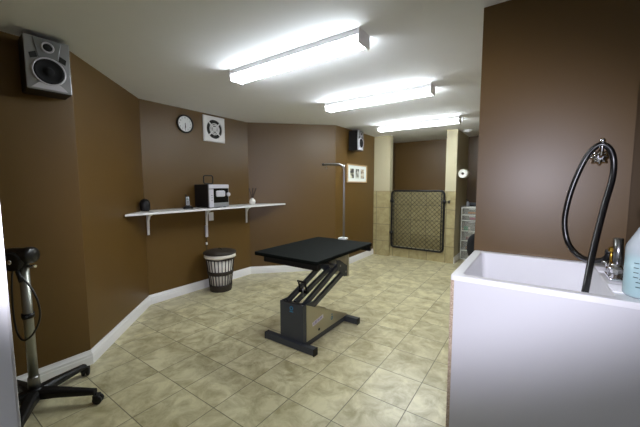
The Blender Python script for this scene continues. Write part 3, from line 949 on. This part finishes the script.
# ------------------------------------------------------------------ drawer cart in the recess
cx0, cx1, cy0, cy1 = -1.150, -0.78, 6.28, 6.66
t = thing('drawer_tower', 'tall narrow white drawer tower with clear drawers in the recess', 'drawers', ((cx0 + cx1) / 2, (cy0 + cy1) / 2, 0))
hw, hd_ = (cx1 - cx0) / 2, (cy1 - cy0) / 2
zs = [0.02, 0.19, 0.375, 0.56, 0.755, 0.86, 1.0]
b = MB()
for x in (-hw, hw - 0.016):
    for y in (-hd_, hd_ - 0.016):
        b.box(x, y, 0, x + 0.016, y + 0.016, 1.0)
b.box(-hw, -hd_, 0.985, hw, hd_, 1.012)
for z in zs[:-1]:
    b.box(-hw, -hd_, z - 0.012, hw, hd_, z + 0.004)
b.box(-hw, hd_ - 0.006, 0, hw, hd_, 1.0)
b.build('frame', CARTW, t, bevel=0.002)
for z0, z1 in zip(zs, zs[1:]):
    b = MB()
    x0, x1, y0, y1 = -hw + 0.02, hw - 0.02, -hd_ - 0.004, hd_ - 0.03
    a0, a1 = z0 + 0.008, z1 - 0.02
    b.box(x0, y0, a0, x1, y0 + 0.004, a1); b.box(x0, y0, a0, x0 + 0.004, y1, a1); b.box(x1 - 0.004, y0, a0, x1, y1, a1); b.box(x0, y1 - 0.004, a0, x1, y1, a1); b.box(x0, y0, a0, x1, y1, a0 + 0.004)
    dr = b.build('drawer', DRAWERC, t)
    b = MB(); b.box(-0.05, y0 - 0.014, a1 - 0.014, 0.05, y0, a1 - 0.004, bevel=0.002); b.build('drawer_pull', CARTW, dr)
# things lying inside the clear drawers
def inside(name, label, cat, z, x, r, L_, col, rough=0.5):
    m = mat(name + '_colour', col, rough)
    o = thing(name, label, cat, ((cx0 + cx1) / 2, cy0 + 0.012, z))
    b = MB(); b.tube([(x - L_ / 2, r + 0.012, r), (x + L_ / 2, r + 0.012, r)], r, n=14); b.build('body', m, o)
    b = MB(); b.tube([(x + L_ / 2, r + 0.012, r), (x + L_ / 2 + 0.03, r + 0.012, r)], r * 0.55, n=12); b.build('cap', CARTW, o)
for z, lab, x, r, L_, col in ((0.573, 'green tube lying in third drawer of the clear drawer tower', -0.10, 0.035, 0.07, rgb(30, 150, 110)),
                              (0.770, 'pink tube lying in second drawer of the clear drawer tower', 0.02, 0.022, 0.12, rgb(205, 90, 130)),
                              (0.875, 'orange tube lying in top drawer of the clear drawer tower', 0.0, 0.022, 0.14, rgb(205, 140, 70)),
                              (0.388, 'dusky rose tube lying in fourth drawer of the clear drawer tower', -0.03, 0.03, 0.13, rgb(150, 90, 90)),
                              (0.203, 'brown tube lying in fifth drawer of the clear drawer tower', -0.03, 0.03, 0.13, rgb(150, 110, 80))):
    inside('tube', lab, 'tube', z, x, r, L_, col)
o = thing('pump_bottle', 'small silver pump bottle on top of the drawer tower', 'bottle', (-1.055, 6.36, 1.012))
b = MB(); b.lathe([(0, 0), (0.026, 0), (0.028, 0.01), (0.028, 0.075), (0.012, 0.09), (0.012, 0.10), (0, 0.10)], 20); b.build('body', SILVER, o)
b = MB(); b.tube([(0, 0, 0.10), (0, 0, 0.13), (-0.03, 0, 0.132)], 0.006, n=8); b.build('pump', BLACKM, o)
o = thing('clipper_case', 'dark box lying on top of the drawer tower behind the bottle', 'box', (-0.95, 6.50, 1.012))
b = MB(); b.box(-0.12, -0.08, 0, 0.12, 0.08, 0.05, bevel=0.008); b.build('case', BLACKP, o)
b = MB(); b.box(-0.12, -0.082, 0.03, 0.12, 0.08, 0.07, bevel=0.008); b.build('lid', GUNMETAL, o)

# ------------------------------------------------------------------ black chair half hidden behind the partition
t = thing('office_chair', 'black chair with rounded backrest half hidden behind the partition', 'chair', (-0.455, 4.25, 0), 0)
CR = Matrix.Rotation(0, 4, 'Z')
b = MB()
lo = []
for (y, s) in ((-0.03, 0.82), (-0.02, 0.95), (0.0, 1.0), (0.02, 0.95), (0.03, 0.82)):
    lo.append([(0.21 * s * math.copysign(abs(math.cos(a)) ** 0.75, math.cos(a)), y - 0.24 + 0.03 * abs(math.cos(a)), 0.675 + 0.185 * s * math.copysign(abs(math.sin(a)) ** 0.75, math.sin(a))) for a in [2 * PI * k / 28 for k in range(28)]])
b.loft(lo, smooth=True); b.build('backrest', UPHOL, t)
b = MB(); b.loft([rrect(-0.22, -0.22, 0.22, 0.22, 0.08, 0.42), rrect(-0.235, -0.235, 0.235, 0.235, 0.09, 0.45), rrect(-0.22, -0.22, 0.22, 0.22, 0.08, 0.485)], smooth=True); b.build('seat', UPHOL, t)
b = MB(); b.bar((0, -0.235, 0.72), (0, -0.235, 0.46), 0.06, 0.016, up=(0, 1, 0)); b.bar((0, -0.24, 0.42), (0, 0.05, 0.42), 0.06, 0.016); b.build('back_support', BLACKP, t)
b = MB(); b.tube([(0, 0, 0.09), (0, 0, 0.42)], 0.025); b.build('column', BLACKP, t)
for k in range(5):
    a = 2 * PI * k / 5 + 0.35
    b = MB(); b.bar((0, 0, 0.09), (0.24 * math.cos(a), 0.24 * math.sin(a), 0.07), 0.045, 0.03); lg = b.build('leg', BLACKP, t)
    b = MB(); b.sphere((0.235 * math.cos(a), 0.235 * math.sin(a), 0.028), 0.026, 0.026, 0.028, 14); b.build('caster', BLACKM, lg)

# ------------------------------------------------------------------ dog wash tub, its panel, tap, hose, hook, bottle
RZ = 1.02
sx0, sx1, sy0, sy1 = -0.288, 0.450, 1.388, 2.012
t = thing('wash_tub', 'deep white plastic wash tub raised behind a white panel', 'sink', (0.03, 1.70, 0.0))
def sl(x0, y0, x1, y1, r, z):
    return [(p[0] - 0.03, p[1] - 1.70, p[2]) for p in rrect(x0, y0, x1, y1, r, z, 5)]
b = MB()
b.loft([sl(sx0 + 0.02, sy0 + 0.025, sx1 - 0.02, sy1 - 0.02, 0.02, 0.55),
        sl(sx0 + 0.02, sy0 + 0.025, sx1 - 0.02, sy1 - 0.02, 0.02, RZ - 0.022),
        sl(sx0, sy0, sx1, sy1, 0.012, RZ - 0.022), sl(sx0, sy0, sx1, sy1, 0.012, RZ - 0.003),
        sl(sx0 + 0.003, sy0 + 0.003, sx1 - 0.003, sy1 - 0.003, 0.012, RZ),
        sl(-0.248, 1.425, 0.240, 1.972, 0.02, RZ), sl(-0.244, 1.429, 0.236, 1.968, 0.02, RZ - 0.005),
        sl(-0.215, 1.455, 0.212, 1.945, 0.05, 0.66), sl(-0.19, 1.48, 0.19, 1.92, 0.05, 0.64)])
b.build('basin', TUB, t)
for y0 in (1.485, 1.80):
    b = MB()
    for k in range(6):
        b.box(0.238 - 0.03, y0 + k * 0.018 - 1.70, RZ - 0.001, 0.325 - 0.03, y0 + k * 0.018 + 0.011 - 1.70, RZ + 0.005, bevel=0.002)
    b.build('soap_rest', TUB, t)
b = MB(); b.lathe([(0.0, 0.641), (0.03, 0.641), (0.034, 0.645), (0.028, 0.648), (0.0, 0.644)], 24, Matrix.Translation((-0.01, 0.0, 0))); b.build('drain', CHROME, t)

t = thing('tub_panel', 'white panel with raw chipboard edge boxing in the wash tub', 'panel', (0.03, 1.40, 0))
b = MB(); b.box(-0.274 - 0.03, -0.003, 0, 0.45 - 0.03, 0.012, RZ - 0.0225); b.build('front_panel', PANEL, t)
b = MB(); b.box(-0.2885 - 0.03, 0.0, 0, -0.2745 - 0.03, 0.61, RZ - 0.0225); b.build('side_panel', CHIP, t)

# tap
t = thing('faucet', 'chrome faucet with grey upright spout on the tub deck', 'faucet', (0.277, 1.70, RZ))
b = MB(); b.box(-0.026, -0.065, 0.0, 0.030, 0.065, 0.014, bevel=0.005); b.build('base_plate', CHROME, t)
b = MB(); b.lathe([(0, 0.012), (0.024, 0.012), (0.026, 0.03), (0.02, 0.055), (0.018, 0.065), (0, 0.065)], 24); b.build('body', CHROME, t)
for s in (-1, 1):
    b = MB()
    M0 = Matrix.Translation((-0.004, s * 0.048, 0.0))
    b.lathe([(0, 0.012), (0.016, 0.012), (0.014, 0.03), (0.02, 0.036), (0.021, 0.052), (0.014, 0.06), (0, 0.062)], 8, M0, smooth=False)
    b.tube([(-0.004, s * 0.048, 0.05), (-0.036, s * 0.058, 0.056)], [0.008, 0.0055], n=8); b.build('tap_handle', CHROME, t)
b = MB(); b.tube([(0.006, 0.0, 0.05), (0.002, 0.0, 0.168)], 0.0155, n=20); b.build('spout', NICKEL, t)
b = MB(); b.tube([(-0.012, 0.018, 0.055), (-0.014, 0.024, 0.128)], 0.0055, n=12); b.lathe([(0, 0), (0.009, 0), (0.009, 0.016), (0, 0.016)], 6, Matrix.Translation((-0.014, 0.024, 0.108)), smooth=False); b.build('brass_fitting', BRASS, t)

# hook and hose
t = thing('wall_hook', 'chrome flower-shaped hook on the wall above the tub', 'hook', (0.24, 2.015, 1.535))
b = MB(); n = 40
fl_ = [((0.036 + 0.006 * math.cos(8 * 2 * PI * k / n)) * math.cos(2 * PI * k / n), (0.036 + 0.006 * math.cos(8 * 2 * PI * k / n)) * math.sin(2 * PI * k / n)) for k in range(n)]
b.loft([[(x, 0, z) for x, z in fl_], [(x, -0.006, z) for x, z in fl_], [(x * .55, -0.018, z * .55) for x, z in fl_], [(x * .3, -0.022, z * .3) for x, z in fl_]], smooth=True); b.build('flange', CHROME, t)
b = MB(); b.tube([(0, -0.015, 0.0), (0, -0.045, 0.012), (0, -0.055, 0.045), (0, -0.056, 0.068)], [0.008, 0.007], n=12, smooth_n=4); b.sphere((0, -0.056, 0.074), 0.012); b.build('peg', CHROME, t)

HOSE = [(0.266, 1.778, 1.110), (0.257, 1.792, 1.083), (0.225, 1.85, 1.058), (0.18, 1.93, 1.062), (0.14, 1.975, 1.115), (0.122, 1.988, 1.21), (0.130, 1.99, 1.32), (0.153, 1.988, 1.43), (0.185, 1.98, 1.53), (0.215, 1.968, 1.580),
        (0.243, 1.962, 1.590), (0.270, 1.965, 1.565), (0.285, 1.97, 1.51), (0.283, 1.96, 1.43), (0.26, 1.92, 1.32), (0.235, 1.86, 1.20), (0.21, 1.78, 1.08), (0.19, 1.70, 0.97), (0.17, 1.65, 0.85), (0.15, 1.63, 0.74)]
t = thing('hose', 'black rubber spray hose looped over the chrome hook', 'hose', (0.2, 1.9, 1.3))
b = MB(); b.tube([(p[0] - 0.2, p[1] - 1.9, p[2] - 1.3) for p in HOSE], 0.0125, n=14, smooth_n=7); b.build('tubing', RUBBER, t)
b = MB(); b.tube([(0.0655, -0.122, -0.192), (0.0665, -0.121, -0.175)], 0.014, n=14); b.build('coupling', RUBBER, t)
b = MB(); b.tube([(-0.048, -0.268, -0.55), (-0.06, -0.275, -0.61)], 0.017, n=16); b.build('nozzle', BLACKP, t)

# spray bottle
t = thing('spray_bottle', 'hazy plastic bottle of pale blue liquid at the right edge', 'bottle', (0.322, 1.48, RZ + 0.001))
BR = 0.06
b = MB(); b.lathe([(0, 0.0), (BR - 0.006, 0.0), (BR, 0.007), (BR, 0.165), (BR - 0.003, 0.178), (0.026, 0.245), (0.018, 0.258), (0.016, 0.275), (0, 0.275)], 40); b.build('bottle_body', HAZY, t)
b = MB(); b.lathe([(0, 0.002), (BR - 0.007, 0.002), (BR - 0.002, 0.009), (BR - 0.0015, 0.138), (0, 0.138)], 40); b.build('liquid', LIQUID, t)
b = MB()
rr_ = BR + 0.0007
for k in range(6):
    z = 0.040 + k * 0.016
    a0 = math.radians(232) if k < 2 else math.radians(224)
    wdt = 0.5 if k < 2 else 0.22
    n = 6
    for q in range(n):
        a = a0 + wdt * q / n; a2 = a0 + wdt * (q + 1) / n
        b.bar((rr_ * math.cos(a), rr_ * math.sin(a), z), (rr_ * math.cos(a2), rr_ * math.sin(a2), z), 0.0012, 0.0022)
    if k >= 1:
        for q in range(2):
            a = a0 + 0.30 + q * 0.12
            b.bar((rr_ * math.cos(a), rr_ * math.sin(a), z - 0.005), (rr_ * math.cos(a + 0.09), rr_ * math.sin(a + 0.09), z + 0.008), 0.0012, 0.0028)
b.build('graduations', INK, t)
b = MB(); b.lathe([(0, 0.262), (0.022, 0.262), (0.022, 0.29), (0.014, 0.302), (0, 0.302)], 24); b.build('cap', CERAMIC, t)
b = MB(); b.box(-0.028, -0.012, 0.298, 0.060, 0.012, 0.33, bevel=0.005); b.box(0.038, -0.006, 0.245, 0.048, 0.006, 0.305, bevel=0.003); b.build('trigger_head', CERAMIC, t)

# ------------------------------------------------------------------ light and camera
# the camera's own flash, beside the lens
fl = bpy.data.lights.new('camera_flash', 'SPOT')
fl.energy = 120
fl.color = (0.86, 0.85, 1.0)
fl.spot_size = math.radians(114)
fl.spot_blend = 0.5
fl.shadow_soft_size = 0.03
fo = bpy.data.objects.new('camera_flash', fl)
COL.objects.link(fo)
fo.location = (0.0, -0.036, 1.47)

YAW, PITCH, ROLL = math.radians(35.0), 0.0877, -0.0029
rot = Matrix.Rotation(YAW, 4, 'Z') @ Matrix.Rotation(PI / 2 - PITCH, 4, 'X') @ Matrix.Rotation(ROLL, 4, 'Z')
fo.rotation_euler = (Matrix.Rotation(math.radians(-5), 4, 'Z') @ rot @ Matrix.Rotation(math.radians(-1.5), 4, 'X')).to_euler()
fo.scale = (1.0, 0.46, 1.0)

w = bpy.data.worlds.new('room_world')
scene.world = w
w.use_nodes = True
w.node_tree.nodes['Background'].inputs[0].default_value = (0.78, 0.84, 1.0, 1)
w.node_tree.nodes['Background'].inputs[1].default_value = 1.5

cam = bpy.data.cameras.new('camera')
cam.sensor_width = 36
cam.lens = 309.4 * 36 / 640
cam.clip_start = 0.02
co = bpy.data.objects.new('camera', cam)
COL.objects.link(co)
co.matrix_world = Matrix.Translation((0, 0, 1.4)) @ rot
scene.camera = co

vs = scene.view_settings
vs.view_transform = 'Standard'
vs.look = 'None'
vs.gamma = 1
vs.use_curve_mapping = False
vs.exposure = 0.0
